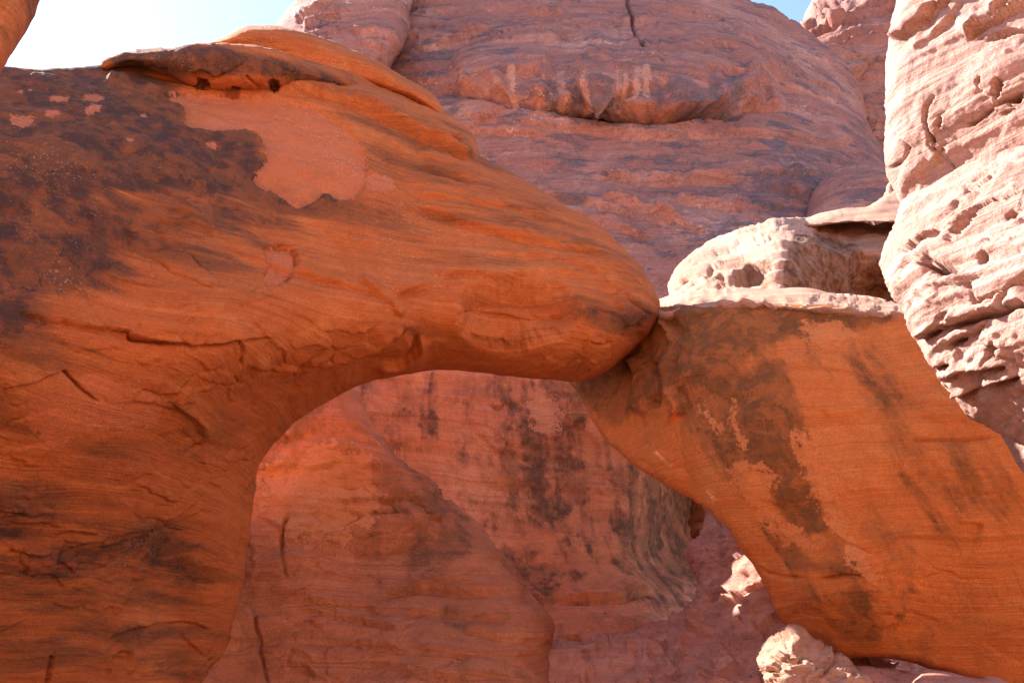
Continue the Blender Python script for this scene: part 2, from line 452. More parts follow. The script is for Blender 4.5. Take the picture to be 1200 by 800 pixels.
SAND = sandstone('sand', (0.42, 0.2, 0.10), (0.52, 0.26, 0.14), (0.58, 0.31, 0.17), (0.45, 0.2, 0.1), (0.5, 0.25, 0.13), bed=(0.8, 0.8), vn=(0.9, 0.1, 0.2), bump=0.4)

# ------------------------------------------------------------------ ground: one sheet, flat sand, with unseen rises added to shape the bounce light
def ground():
    xs = np.unique(np.r_[np.linspace(-1500, -60, 16), np.linspace(-60, 60, 121), np.linspace(60, 1500, 16)])
    ys = np.unique(np.r_[np.linspace(-1500, -60, 16), np.linspace(-60, 60, 121), np.linspace(60, 1500, 16)])
    X, Y = np.meshgrid(xs, ys); sh = X.shape
    q = np.stack([X.ravel(), Y.ravel(), np.zeros(X.size)], 1).astype(F32)
    n = fbm(q*F32(0.12), 4, 5).reshape(sh)
    Z = 0.35*n*sstep(2, 8, np.hypot(X, Y))
    rise = sstep(-7, -15, Y+2.5*n)*sstep(-40, -24, Y)  # behind the camera: sunlit slope added for warm bounce
    Z = Z+rise*(13+6*n)*sstep(70, 30, abs(X))
    xe = X+1.0*n+0.30*np.clip(Y-2.5, 0, 9)
    left = sstep(-2.4, -4.8, xe)*sstep(-30, -16, X)*sstep(11.0, 8.5, Y)*sstep(-30, -10, Y)  # unseen left rise, added to dim the arch's lower left
    Z = np.maximum(Z, left*(3.2+2*n))
    P = np.stack([X.ravel(), Y.ravel(), Z.ravel()], 1)
    i = np.arange(X.size).reshape(sh)
    f = np.stack([i[:-1, :-1], i[:-1, 1:], i[1:, 1:], i[1:, :-1]], -1).reshape(-1, 4)
    o = make_mesh('ground', P, f, SAND, {'fresh': np.full(len(P), -1.), 'stain_shade': np.zeros(len(P))})
    o['kind'] = 'structure'
ground()

# ------------------------------------------------------------------ the great cliff behind
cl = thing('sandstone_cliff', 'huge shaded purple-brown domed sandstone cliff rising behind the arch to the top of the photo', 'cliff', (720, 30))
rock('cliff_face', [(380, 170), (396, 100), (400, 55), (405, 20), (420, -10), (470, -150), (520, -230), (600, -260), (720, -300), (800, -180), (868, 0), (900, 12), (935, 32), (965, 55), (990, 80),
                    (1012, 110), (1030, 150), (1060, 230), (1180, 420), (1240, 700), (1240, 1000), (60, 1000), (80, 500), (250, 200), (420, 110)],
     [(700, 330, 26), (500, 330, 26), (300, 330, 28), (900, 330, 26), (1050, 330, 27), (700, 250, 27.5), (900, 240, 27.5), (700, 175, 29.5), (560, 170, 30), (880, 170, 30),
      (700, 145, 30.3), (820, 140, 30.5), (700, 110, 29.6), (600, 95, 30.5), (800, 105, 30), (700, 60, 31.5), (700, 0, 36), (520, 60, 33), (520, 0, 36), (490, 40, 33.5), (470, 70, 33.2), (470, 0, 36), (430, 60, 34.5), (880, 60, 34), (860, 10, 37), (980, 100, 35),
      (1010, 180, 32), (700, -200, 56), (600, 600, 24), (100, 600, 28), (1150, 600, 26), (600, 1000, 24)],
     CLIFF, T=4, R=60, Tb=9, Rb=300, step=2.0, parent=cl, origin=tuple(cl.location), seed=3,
     disp=dict(macro=(0.5, 0.12), med=(0.08, 0.5), bed=(0.025, 1.6, 0.14, 0.02), flake=(0.08, 0.55, 0.12), plate=(0.11, 0.3, 0.85, -0.1, 1.5), fine=(0.03, 2.5)),
     feats=[('step', [(510, 105), (560, 113), (600, 122), (640, 128), (680, 135), (720, 140), (760, 142), (800, 138), (840, 132), (880, 129), (925, 130)], 55, 1.0),
            ('step', [(470, 128), (540, 138), (640, 150), (760, 162), (900, 160), (1020, 172)], 30, 0.16), ('step', [(690, 205), (760, 214), (860, 208), (960, 205)], 20, 0.35), 
            ('step', [(520, 40), (600, 50), (700, 46), (800, 58), (900, 66)], 30, 0.1), ('step', [(840, 92), (920, 100), (990, 118)], 24, 0.12), ('step', [(600, 250), (680, 262), (770, 285)], 14, 0.3),
            ('step', [(700, 240), (790, 262), (830, 280)], 18, 0.4), ('step', [(860, 215), (930, 222), (960, 240)], 14, 0.3), ('step', [(600, 75), (660, 82), (720, 80)], 10, 0.15), ('step', [(480, 90), (520, 96), (560, 92)], 8, 0.15),
            ('crack', [(620, 129), (700, 140), (750, 145), (810, 142), (868, 134)], 3, 0.5),
            ('crack', [(733, -30), (736, 5), (740, 22), (746, 38), (758, 58)], 2.2, 0.5),
            
            ('step', [(520, 150), (600, 158), (640, 160)], 12, 0.2),
            ('step', [(560, 230), (640, 236), (720, 252), (800, 268)], 16, 0.3),
            ('step', [(780, 236), (850, 240), (930, 236)], 16, 0.3),
            ('step', [(620, 16), (650, 17), (662, 22)], 8, 0.25), ('step', [(480, 55), (540, 40), (580, 35)], 10, 0.2)],
     stain_shade=[([(470, 60), (540, 30), (590, 40), (560, 60), (500, 90), (470, 100)], 18, 0.12), ([(470, 110), (520, 95), (540, 130), (500, 140)], 14, 0.1),
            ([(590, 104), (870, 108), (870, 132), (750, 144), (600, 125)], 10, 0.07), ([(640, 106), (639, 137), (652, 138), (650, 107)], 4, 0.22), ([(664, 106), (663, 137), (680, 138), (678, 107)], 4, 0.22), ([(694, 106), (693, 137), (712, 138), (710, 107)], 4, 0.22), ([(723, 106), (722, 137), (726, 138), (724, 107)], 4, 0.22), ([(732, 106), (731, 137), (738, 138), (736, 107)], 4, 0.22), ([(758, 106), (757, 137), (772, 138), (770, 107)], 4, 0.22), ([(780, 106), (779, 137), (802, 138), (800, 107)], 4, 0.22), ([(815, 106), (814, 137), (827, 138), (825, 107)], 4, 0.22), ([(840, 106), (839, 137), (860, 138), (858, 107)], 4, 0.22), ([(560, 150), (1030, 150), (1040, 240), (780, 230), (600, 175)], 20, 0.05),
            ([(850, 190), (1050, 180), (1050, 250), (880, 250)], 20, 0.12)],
     fresh=[([(u, 92+k), (u+2, 134), (u+6, 135), (u+5, 90+k)], 5) for u, k in ((600, 6), (655, 0), (686, 8), (718, 4), (727, 12), (741, 6), (752, 0))])
sh_ = tag(rock('cliff_shoulder', [(318, 45), (330, 22), (345, 8), (357, -6), (390, -80), (440, -120), (480, -60), (488, -5), (481, 16), (483, 35), (478, 55), (464, 74), (440, 110), (330, 120)],
     [(330, 60, 30), (380, 0, 33), (420, 30, 30.5), (470, 20, 30.5), (470, 60, 30), (420, 100, 29), (420, -100, 40)],
     CLIFF, T=2.5, R=50, Tb=3, Rb=80, seed=7, disp=dict(macro=(0.3, 0.2), med=(0.1, 0.6), bed=(0.08, 1.5, 0.15, 0.1), flake=(0.06, 0.6, 0.15), plate=(0.08, 0.35, 0.8, -0.1, 1.5), fine=(0.03, 2.5)),
     feats=[('step', [(410, 33), (430, 36), (445, 34)], 8, 0.2), ('step', [(345, 25), (370, 18), (395, 5)], 10, 0.3), ('step', [(355, 32), (380, 24), (400, 14)], 10, 0.3)]),
     'smooth pinkish rock shoulder left of the deep dark cleft in the big cliff', 'rock')
tag(rock('sandstone_peak', [(925, 45), (935, 30), (945, 15), (960, 4), (980, -4), (1050, -60), (1200, -90), (1400, 50), (1400, 700), (1000, 700), (940, 300), (920, 100)],
     [(940, 60, 46), (990, 20, 48), (1040, 20, 48), (1040, 120, 44), (1000, 60, 46), (1200, 100, 46), (1100, -60, 56), (1100, 600, 40)],
     CLIFF, T=5, R=60, Tb=6, Rb=200, seed=9, disp=dict(macro=(0.8, 0.12), med=(0.35, 0.35), bed=(0.35, 0.9, 0.12, -0.1), flake=(0.2, 0.3, 0.1), plate=(0.4, 0.2, 0.55, -0.3, 1), fine=(0.05, 1.5)),
     feats=[('step', [(940, 36), (960, 30), (975, 36), (990, 30)], 8, 0.6), ('step', [(985, 30), (1010, 20), (1045, 22)], 8, 0.7)]),
    'distant sunlit ledgy rock peak seen beside the tall tower against blue sky', 'rock')
tag(rock('rock_dome', [(935, 262), (943, 247), (952, 228), (968, 210), (990, 196), (1015, 189), (1045, 190), (1090, 210), (1140, 300), (1140, 420), (930, 420)],
     [(950, 250, 26.6), (1000, 230, 26), (1040, 230, 26), (1000, 200, 26.6), (1040, 195, 26.6), (1100, 260, 26), (1000, 400, 25)],
     CLIFF, T=1.6, R=40, Tb=2, Rb=80, seed=12, disp=dict(macro=(0.2, 0.25), med=(0.08, 0.8), bed=(0.06, 1.8, 0.2, 0.15), flake=(0.05, 0.8, 0.1), fine=(0.02, 3)),
     stain_shade=[([(930, 180), (1100, 180), (1100, 420), (930, 420)], 10, 0.06)]),
    'low dark purple shaded dome of rock tucked beside the sunlit tower', 'rock')

# ------------------------------------------------------------------ alcove behind the arch opening
tag(rock('alcove_wall', [(280, 430), (284, 330), (288, 250), (296, 190), (314, 165), (352, 172), (374, 205), (390, 280), (402, 352), (420, 374), (436, 380), (465, 387), (505, 394), (530, 365), (560, 345), (690, 330), (748, 352), (800, 400), (900, 430), (960, 520), (960, 1000), (330, 1000)],  # hidden pillar and notch along the top are shaped to gate the sun
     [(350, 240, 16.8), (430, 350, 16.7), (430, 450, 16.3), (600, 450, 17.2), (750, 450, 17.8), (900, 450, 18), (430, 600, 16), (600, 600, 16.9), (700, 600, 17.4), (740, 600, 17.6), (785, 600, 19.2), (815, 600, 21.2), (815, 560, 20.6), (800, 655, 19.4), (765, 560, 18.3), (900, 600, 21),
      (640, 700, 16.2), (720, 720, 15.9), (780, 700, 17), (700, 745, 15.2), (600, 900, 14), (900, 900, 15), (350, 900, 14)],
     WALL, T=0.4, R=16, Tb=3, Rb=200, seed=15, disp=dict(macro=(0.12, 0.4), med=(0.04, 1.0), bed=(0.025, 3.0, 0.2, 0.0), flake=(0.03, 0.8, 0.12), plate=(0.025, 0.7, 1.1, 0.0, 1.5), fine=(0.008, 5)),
     feats=[('step', [(488, 510), (502, 514), (508, 508)], 8, 0.05), ('step', [(535, 525), (545, 505), (556, 500)], 8, -0.05),
            ('step', [(556, 502), (570, 518), (582, 530), (590, 528), (592, 503)], 10, 0.06), ('step', [(575, 474), (585, 478), (597, 472)], 8, 0.06),
            ('crack', [(822, 575), (819, 610), (822, 640), (812, 662)], 7, 0.6),
            ('step', [(600, 703), (660, 705), (720, 702), (770, 690)], 18, 0.15), ('step', [(640, 742), (700, 748), (760, 738), (800, 715)], 14, 0.12)],
     stain_shade=[([(575, 440), (690, 445), (700, 520), (670, 600), (660, 700), (610, 690), (585, 560)], 35, 0.17), ([(740, 540), (822, 560), (822, 680), (780, 700), (740, 640)], 45, 0.33),  # recess beside the block: varnish plus occlusion shade put into the colour
            ([(470, 445), (520, 450), (520, 520), (480, 510)], 20, 0.08), ([(560, 455), (600, 455), (600, 500), (565, 495)], 12, 0.08),
            ([(655, 610), (720, 610), (720, 660), (660, 690)], 25, 0.05)],
     fresh=[([(622, 468), (650, 470), (655, 500), (630, 505)], 14)]),
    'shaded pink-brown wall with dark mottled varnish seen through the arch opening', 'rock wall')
tag(rock('rock_buttress', [(230, 480), (300, 440), (380, 425), (404, 440), (416, 460), (430, 481), (440, 503), (459, 526), (480, 546), (508, 569), (525, 588), (545, 604), (566, 622),
                       (590, 650), (610, 685), (634, 710), (645, 735), (641, 770), (662, 810), (720, 900), (760, 1000), (150, 1000), (190, 700)],
     [(300, 500, 14.2), (400, 490, 14.3), (400, 560, 13.9), (300, 600, 13.6), (450, 560, 14.1), (500, 620, 13.9), (440, 640, 13.7), (560, 660, 13.7), (600, 730, 13.0),
      (500, 720, 12.9), (350, 700, 13.1), (300, 780, 12.6), (450, 790, 12.3), (600, 790, 12.5), (450, 950, 11.2), (250, 950, 11.5), (700, 950, 12)],
     BUTT, T=1.0, R=45, Tb=1.0, Rb=120, seed=18, disp=dict(macro=(0.12, 0.5), med=(0.05, 1.2), bed=(0.03, 3.5, 0.3, 0.06), flake=(0.035, 0.9, 0.1), plate=(0.05, 0.8, 3.0, -0.1, 1.2), fine=(0.008, 6)),
     feats=[('crack', [(337, 600), (330, 625), (331, 655), (337, 682)], 2, 0.12), ('step', [(298, 602), (318, 610), (331, 624)], 8, 0.05),
            ('step', [(315, 693), (370, 705), (420, 708), (450, 717)], 9, 0.09), ('step', [(445, 697), (490, 690), (530, 694), (580, 693)], 9, 0.12),
            ('step', [(350, 712), (400, 722), (440, 735), (470, 740)], 8, 0.09), ('step', [(470, 722), (520, 718), (560, 722), (600, 728)], 9, 0.10),
            ('step', [(380, 750), (430, 758), (480, 766)], 9, 0.08), ('step', [(335, 725), (360, 728), (380, 735)], 7, 0.08),
            ('step', [(480, 765), (540, 768), (600, 765), (640, 768)], 9, 0.09), ('step', [(540, 740), (580, 745), (625, 752)], 8, 0.09),
            ('step', [(460, 790), (520, 795), (600, 792)], 9, 0.08), ('step', [(490, 680), (520, 684), (560, 676)], 7, 0.08),
            ('crack', [(299, 720), (305, 760), (312, 800)], 2, 0.08), ('step', [(335, 775), (360, 783), (385, 798)], 8, 0.09), ('step', [(310, 770), (340, 760), (370, 775)], 8, 0.06),
            ('step', [(300, 552), (330, 545), (370, 548), (400, 540)], 12, 0.06), ('step', [(345, 632), (380, 625), (412, 630)], 10, 0.05),
            ('pit', 516, 583, 11, 6, 30, 0.15)],
     stain_shade=[([(440, 500), (520, 580), (560, 640), (440, 640)], 14, 0.16), ([(300, 460), (420, 460), (430, 525), (330, 530), (315, 560), (300, 560)], 8, 0.12),
            ([(430, 650), (540, 650), (540, 690), (430, 690)], 20, 0.1), ([(300, 690), (620, 720), (620, 810), (260, 810)], 30, 0.05)],
     fresh=[([(310, 560), (345, 535), (420, 530), (440, 560), (440, 610), (380, 640), (310, 600)], 25)]),
    'orange rock buttress with thin stepped ledges leaning behind the arch leg', 'rock')
tag(rock('rock_slope', [(815, 575), (830, 580), (900, 610), (1000, 640), (1050, 760), (1100, 1000), (600, 1000), (610, 800), (640, 752), (700, 752), (760, 742), (795, 715), (812, 680), (806, 655), (822, 625), (823, 600)],
     [(820, 590, 15.5), (860, 600, 14.5), (830, 660, 14.6), (880, 680, 13.2), (840, 740, 13.2), (900, 760, 12.2), (800, 720, 14.8), (760, 755, 14.2), (660, 760, 14.2), (700, 790, 13.4), (820, 800, 12.4),
      (650, 810, 13), (800, 950, 11), (1000, 900, 11.5), (1000, 680, 13)],
     SLOPE, T=0.5, R=25, Tb=1.5, Rb=120, seed=22, disp=dict(macro=(0.16, 0.7), med=(0.12, 1.4), bed=(0.03, 3, 0.4, 0.1), flake=(0.07, 1.3, 0.05), plate=(0.08, 1.5, 2.6, -0.3, 1), fine=(0.012, 6)),
     feats=[('step', [(830, 700), (850, 692), (870, 705), (878, 715)], 10, 0.1), ('step', [(800, 770), (815, 750), (835, 745)], 10, 0.12), ('step', [(760, 748), (800, 730), (815, 700)], 8, 0.12),
            ('step', [(700, 770), (730, 762), (755, 768)], 8, 0.06)],
     stain_shade=[([(690, 640), (830, 640), (830, 800), (760, 800), (770, 740)], 40, 0.06)]),
    'broken purple-pink rock slope filling the foot of the alcove', 'rock slope')

# ------------------------------------------------------------------ right-hand block, its dome and the sunlit tower
tag(rock('boulder_dome', [(776, 360), (781, 345), (785, 325), (799, 306), (815, 294), (832, 284), (870, 268), (910, 259), (960, 254), (1010, 251), (1060, 252), (1180, 280), (1200, 420), (776, 420)],
     [(790, 345, 15.2), (800, 320, 15.4), (840, 330, 14.6), (840, 300, 15.4), (880, 330, 14.0), (880, 290, 14.9), (918, 330, 13.3), (918, 288, 14.2), (945, 330, 13.9), (945, 290, 14.8), (975, 330, 14.9), (975, 300, 15.4), (1000, 335, 15.9), (1040, 345, 16.2),
      (1000, 290, 15.7), (1040, 290, 15.4), (960, 262, 16.6), (1040, 260, 16.8), (1100, 330, 15), (900, 420, 13.5)],
     PALE, T=0.8, R=40, Tb=1.5, Rb=80, seed=26, disp=dict(macro=(0.08, 0.7), med=(0.06, 1.6), bed=(0.05, 3.0, 0.4, -0.05), flake=(0.03, 2.2, 0.05), plate=(0.025, 1.5, 3.2, -0.1, 1), fine=(0.014, 7)),
     feats=[('step', [(880, 268), (940, 262), (1000, 262), (1050, 256)], 8, 0.12), ('step', [(850, 285), (900, 272), (960, 270), (975, 276)], 8, 0.08),
            ('patch', [(868, 312), (892, 303), (897, 318), (886, 340), (866, 338)], 2, -0.35), ('pit', 806, 328, 9, 4, -25, 0.10), ('pit', 833, 322, 5, 10, 25, 0.09), ('pit', 792, 338, 7, 3, -10, 0.1), ('pit', 848, 330, 6, 5, 0, 0.08)],
     stain_shade=[([(928, 283), (1000, 285), (1012, 330), (1000, 350), (925, 345)], 7, 0.45), ([(985, 300), (1050, 315), (1050, 356), (985, 345)], 10, 0.5), ([(862, 305), (896, 300), (898, 342), (862, 342)], 6, 0.3)]),  # right half: dark varnish with its shade also painted in
    'rounded orange rock hump on top of the block, left half sunlit, right half shaded', 'rock')
tag(rock('rock_slab', [(925, 263), (950, 255), (990, 245), (1020, 240), (1035, 228), (1045, 215), (1060, 205), (1130, 240), (1130, 275), (1060, 262), (1030, 261), (990, 262), (950, 266)],
     [(930, 260, 16.4), (1000, 247, 16.2), (1000, 258, 15.9), (1045, 230, 16.7), (1045, 248, 15.8), (1120, 250, 15.8)],
     PALE, T=0.25, R=8, Tb=1.2, Rb=30, seed=28, disp=dict(macro=(0.05, 1), med=(0.03, 2), bed=(0.02, 5, 0.4, 0), fine=(0.01, 8)),
     feats=[('step', [(1030, 228), (1040, 222), (1052, 212)], 6, 0.15)]),
    'thin sunlit rock slab lying on the hump next to the tower', 'rock')

blk = thing('sandstone_block', 'large orange overhanging sandstone block touching the tip of the arch', 'rock', (960, 11))
rock('block_face', [(661, 448), (659, 440), (678, 405), (730, 365), (768, 362), (800, 360), (870, 357), (950, 358), (1010, 363), (1060, 369), (1130, 377), (1300, 360), (1500, 400), (1500, 1100), (1300, 1000),
                    (1180, 812), (1150, 800), (1102, 786), (1060, 774), (1010, 769), (985, 770), (962, 764), (948, 756), (930, 738), (911, 722), (904, 705), (895, 685), (884, 665), (872, 648), (857, 622),
                    (832, 596), (812, 582), (790, 570), (768, 557), (745, 541), (728, 526), (711, 514), (694, 496), (683, 478), (672, 461)],
     [(800, 370, 11.4), (900, 370, 11.0), (1050, 370, 10.6), (1200, 380, 10.4), (790, 430, 11.3), (760, 400, 12.2), (730, 440, 12.5), (690, 450, 12.8), (740, 500, 12.3), (700, 480, 12.7), (780, 530, 11.7), (850, 450, 10.9), (950, 450, 10.5),
      (1080, 450, 10.25), (1200, 480, 10.1), (860, 560, 10.9), (820, 560, 11.4), (950, 580, 10.5), (1080, 580, 10.25), (1200, 600, 10.15), (900, 660, 11.2), (950, 700, 10.8), (930, 720, 11.3), (1050, 700, 10.5), (1200, 720, 10.4),
      (970, 750, 11.1), (1060, 760, 10.9), (1150, 780, 10.8), (1300, 500, 10.0), (1300, 900, 10.8), (1500, 700, 10), (1500, 400, 10.2)],
     BLOCK, T=0.12, R=10, Tb=2.2, Rb=200, parent=blk, origin=tuple(blk.location), seed=31,
     disp=dict(macro=(0.08, 0.5), med=(0.025, 1.3), bed=(0.006, 6.0, 0.25, 0.0), flake=(0.018, 1.1, 0.11), plate=(0.012, 0.9, 2.2, -0.02, 2.0), fine=(0.004, 10)),
     feats=[('step', [(940, 500), (948, 540), (965, 590), (990, 640), (1010, 665)], -16, 0.0), ('crack', [(960, 678), (985, 675), (1012, 677)], 3, 0.06), ('crack', [(855, 636), (880, 660), (905, 672), (950, 677)], 2, 0.03),
            ('step', [(775, 365), (790, 400), (782, 440), (800, 480), (790, 500)], 30, -0.12), ('step', [(735, 420), (750, 450), (740, 480)], 20, 0.12), ('crack', [(765, 425), (775, 450), (770, 480)], 8, 0.12),
            ('crack', [(1060, 516), (1110, 516), (1170, 513)], 2, 0.03), ('step', [(1120, 612), (1150, 616), (1140, 640)], 8, 0.03)],
     stain_shade=[([(778, 356), (900, 358), (1050, 362), (1045, 378), (960, 384), (905, 400), (850, 430), (800, 440), (780, 400)], 14, 0.46), ([(782, 440), (850, 425), (890, 440), (905, 520), (880, 560), (840, 545), (800, 500)], 26, 0.36),
            ([(880, 440), (930, 450), (945, 510), (960, 570), (940, 625), (905, 590), (890, 520)], 18, 0.36), ([(893, 608), (915, 615), (950, 655), (1012, 660), (1014, 672), (975, 672), (925, 660)], 8, 0.48), ([(934, 594), (955, 591), (962, 606), (968, 617), (945, 622), (938, 612)], 6, 0.50),
            ([(950, 680), (1000, 690), (1015, 750), (985, 750), (960, 715)], 22, 0.34), ([(1000, 400), (1030, 400), (1075, 520), (1110, 640), (1085, 640), (1040, 520)], 22, 0.16), ([(860, 380), (890, 380), (930, 480), (950, 560), (1000, 660), (985, 670), (920, 580), (885, 480)], 18, 0.16), ([(655, 445), (700, 400), (772, 365), (790, 420), (770, 470), (720, 500), (690, 480)], 14, 0.45),  # last patch paints the shade under the arch tip
            ([(1100, 510), (1125, 512), (1150, 600), (1125, 600)], 14, 0.28), ([(1150, 540), (1190, 545), (1185, 610), (1165, 600)], 14, 0.30), ([(1000, 690), (1060, 700), (1040, 750), (1010, 750)], 22, 0.24)],
     fresh=[([(935, 503), (948, 500), (965, 540), (985, 600), (1015, 650), (1025, 680), (1000, 665), (970, 610), (945, 560)], 20), ([(860, 470), (868, 500), (878, 525), (872, 525), (860, 500)], 10),
            ([(935, 385), (980, 378), (1010, 392), (980, 398), (950, 398)], 16), ([(820, 478), (840, 490), (848, 505), (835, 500)], 12), ([(855, 550), (890, 545), (915, 560), (900, 590), (930, 620), (960, 640), (930, 640), (880, 590)], 16)])
rock('top_ledge', [(768, 372), (770, 352), (800, 344), (835, 342), (870, 337), (910, 336), (950, 339), (985, 344), (1015, 349), (1060, 354), (1140, 362), (1150, 398), (1060, 388), (1010, 382), (960, 374), (920, 374), (870, 374), (830, 378), (800, 378)],
     [(770, 384.0, 12.20), (770, 369.0, 11.92), (770, 363.0, 12.02), (770, 359.0, 12.50), (770, 351.0, 14.00), (795, 379.2, 11.84), (795, 364.2, 11.56), (795, 358.2, 11.66), (795, 354.2, 12.14), (795, 346.2, 13.64), (820, 376.3, 11.64), (820, 361.3, 11.36), (820, 355.3, 11.46), (820, 351.3, 11.94), (820, 343.3, 13.44), (845, 374.1, 11.49), (845, 359.1, 11.21), (845, 353.1, 11.31), (845, 349.1, 11.79), (845, 341.1, 13.29), (870, 372.0, 11.35), (870, 357.0, 11.07), (870, 351.0, 11.17), (870, 347.0, 11.65), (870, 339.0, 13.15), (895, 372.3, 11.27), (895, 357.3, 10.99), (895, 351.3, 11.09), (895, 347.3, 11.57), (895, 339.3, 13.07), (920, 372.6, 11.18), (920, 357.6, 10.90), (920, 351.6, 11.00), (920, 347.6, 11.48), (920, 339.6, 12.98), (945, 372.9, 11.10), (945, 357.9, 10.82), (945, 351.9, 10.92), (945, 347.9, 11.40), (945, 339.9, 12.90), (970, 375.7, 11.04), (970, 360.7, 10.76), (970, 354.7, 10.86), (970, 350.7, 11.34), (970, 342.7, 12.84), (995, 379.0, 10.99), (995, 364.0, 10.71), (995, 358.0, 10.81), (995, 354.0, 11.29), (995, 346.0, 12.79), (1020, 382.3, 10.94), (1020, 367.3, 10.66), (1020, 361.3, 10.76), (1020, 357.3, 11.24), (1020, 349.3, 12.74), (1045, 385.6, 10.89), (1045, 370.6, 10.61), (1045, 364.6, 10.71), (1045, 360.6, 11.19), (1045, 352.6, 12.69), (1070, 388.3, 10.87), (1070, 373.3, 10.59), (1070, 367.3, 10.69), (1070, 363.3, 11.17), (1070, 355.3, 12.67), (1095, 391.1, 10.84), (1095, 376.1, 10.56), (1095, 370.1, 10.66), (1095, 366.1, 11.14), (1095, 358.1, 12.64), (1120, 393.9, 10.81), (1120, 378.9, 10.53), (1120, 372.9, 10.63), (1120, 368.9, 11.11), (1120, 360.9, 12.61)],
     PALE, T=0.25, R=6, Tb=0.6, Rb=14, step=1.5, reg=1e-5, parent=blk, origin=tuple(blk.location), seed=33,
     disp=dict(macro=(0.09, 0.8), med=(0.035, 1.3), bed=(0.035, 6, 0.10, 0), plate=(0.02, 0.7, 5, -0.2, 1), fine=(0.01, 5)), feats=[('step', [(800, 350), (850, 348), (950, 347), (1020, 352)], 4, 0.0)])

tw = thing('rock_tower', 'tall bright sunlit sandstone tower of bulging pitted rock at the right edge', 'rock', (1150, 6))
rock('upper_bulge', [(1048, -20), (1047, 0), (1046, 30), (1042, 70), (1038, 110), (1035, 150), (1036, 180), (1042, 205), (1050, 222), (1057, 236), (1075, 280), (1120, 330), (1300, 330), (1600, 200), (1600, -250), (1300, -420), (1090, -300), (1052, -120)],
     [(1045, 0, 6.62), (1040, 100, 6.71), (1040, 170, 6.67), (1060, 240, 6.79), (1100, 0, 6.32), (1100, 100, 6.28), (1100, 200, 6.41), (1150, 0, 6.06), (1150, 100, 5.98), (1150, 170, 6.11), (1200, 0, 5.85), (1200, 100, 5.72), (1200, 160, 5.85), (1400, 0, 5.16), (1400, 200, 5.16),
      (1100, -250, 7.22), (1300, -380, 6.88), (1200, 300, 6.19), (1600, 0, 4.73)],
     TOWER, T=0.35, R=30, Tb=1.8, Rb=160, parent=tw, origin=tuple(tw.location), seed=36, step=1.7,
     disp=dict(macro=(0.06, 0.9), med=(0.03, 2.5), bed=(0.014, 8, 0.5, 0.0), flake=(0.014, 1.6, 0.12), pits=(0.06, 2.2, 0.34, 3.5), plate=(0.02, 1.3, 3.6, -0.05, 1.8), fine=(0.010, 11)),
     feats=[('step', [(1046, 52), (1075, 34), (1105, 6), (1120, -10)], 14, 0.14), ('crack', [(1046, 50), (1075, 32), (1104, 4)], 3, 0.12), ('step', [(1070, 60), (1100, 36), (1130, 0)], 10, 0.05),
            ('step', [(1130, 45), (1160, 25), (1210, 8)], 14, 0.12), ('crack', [(1140, 30), (1165, 20), (1205, 2)], 3, 0.1), ('pit', 1185, 40, 27.6, 5.4, -12, 0.176), ('pit', 1172, 105, 6.3, 11.9, 15, 0.16), ('pit', 1102, 143, 4.2, 7.65, 15, 0.112), ('pit', 1146, 44, 6.9, 2.4, -20, 0.08),
            ('crack', [(1130, 150), (1150, 138), (1175, 120), (1200, 108)], 2, 0.06), ('crack', [(1088, 170), (1098, 176), (1090, 160), (1085, 135), (1098, 110)], 2, 0.06), ('crack', [(1042, 197), (1056, 192), (1065, 173), (1050, 160)], 1.8, 0.06),
            ('pit', 1090, 165, 2.1, 7.65, 15, 0.096), ('pit', 1190, 118, 11.5, 5.4, -20, 0.096), ('pit', 1150, 98, 4.2, 6.8, 15, 0.096)])
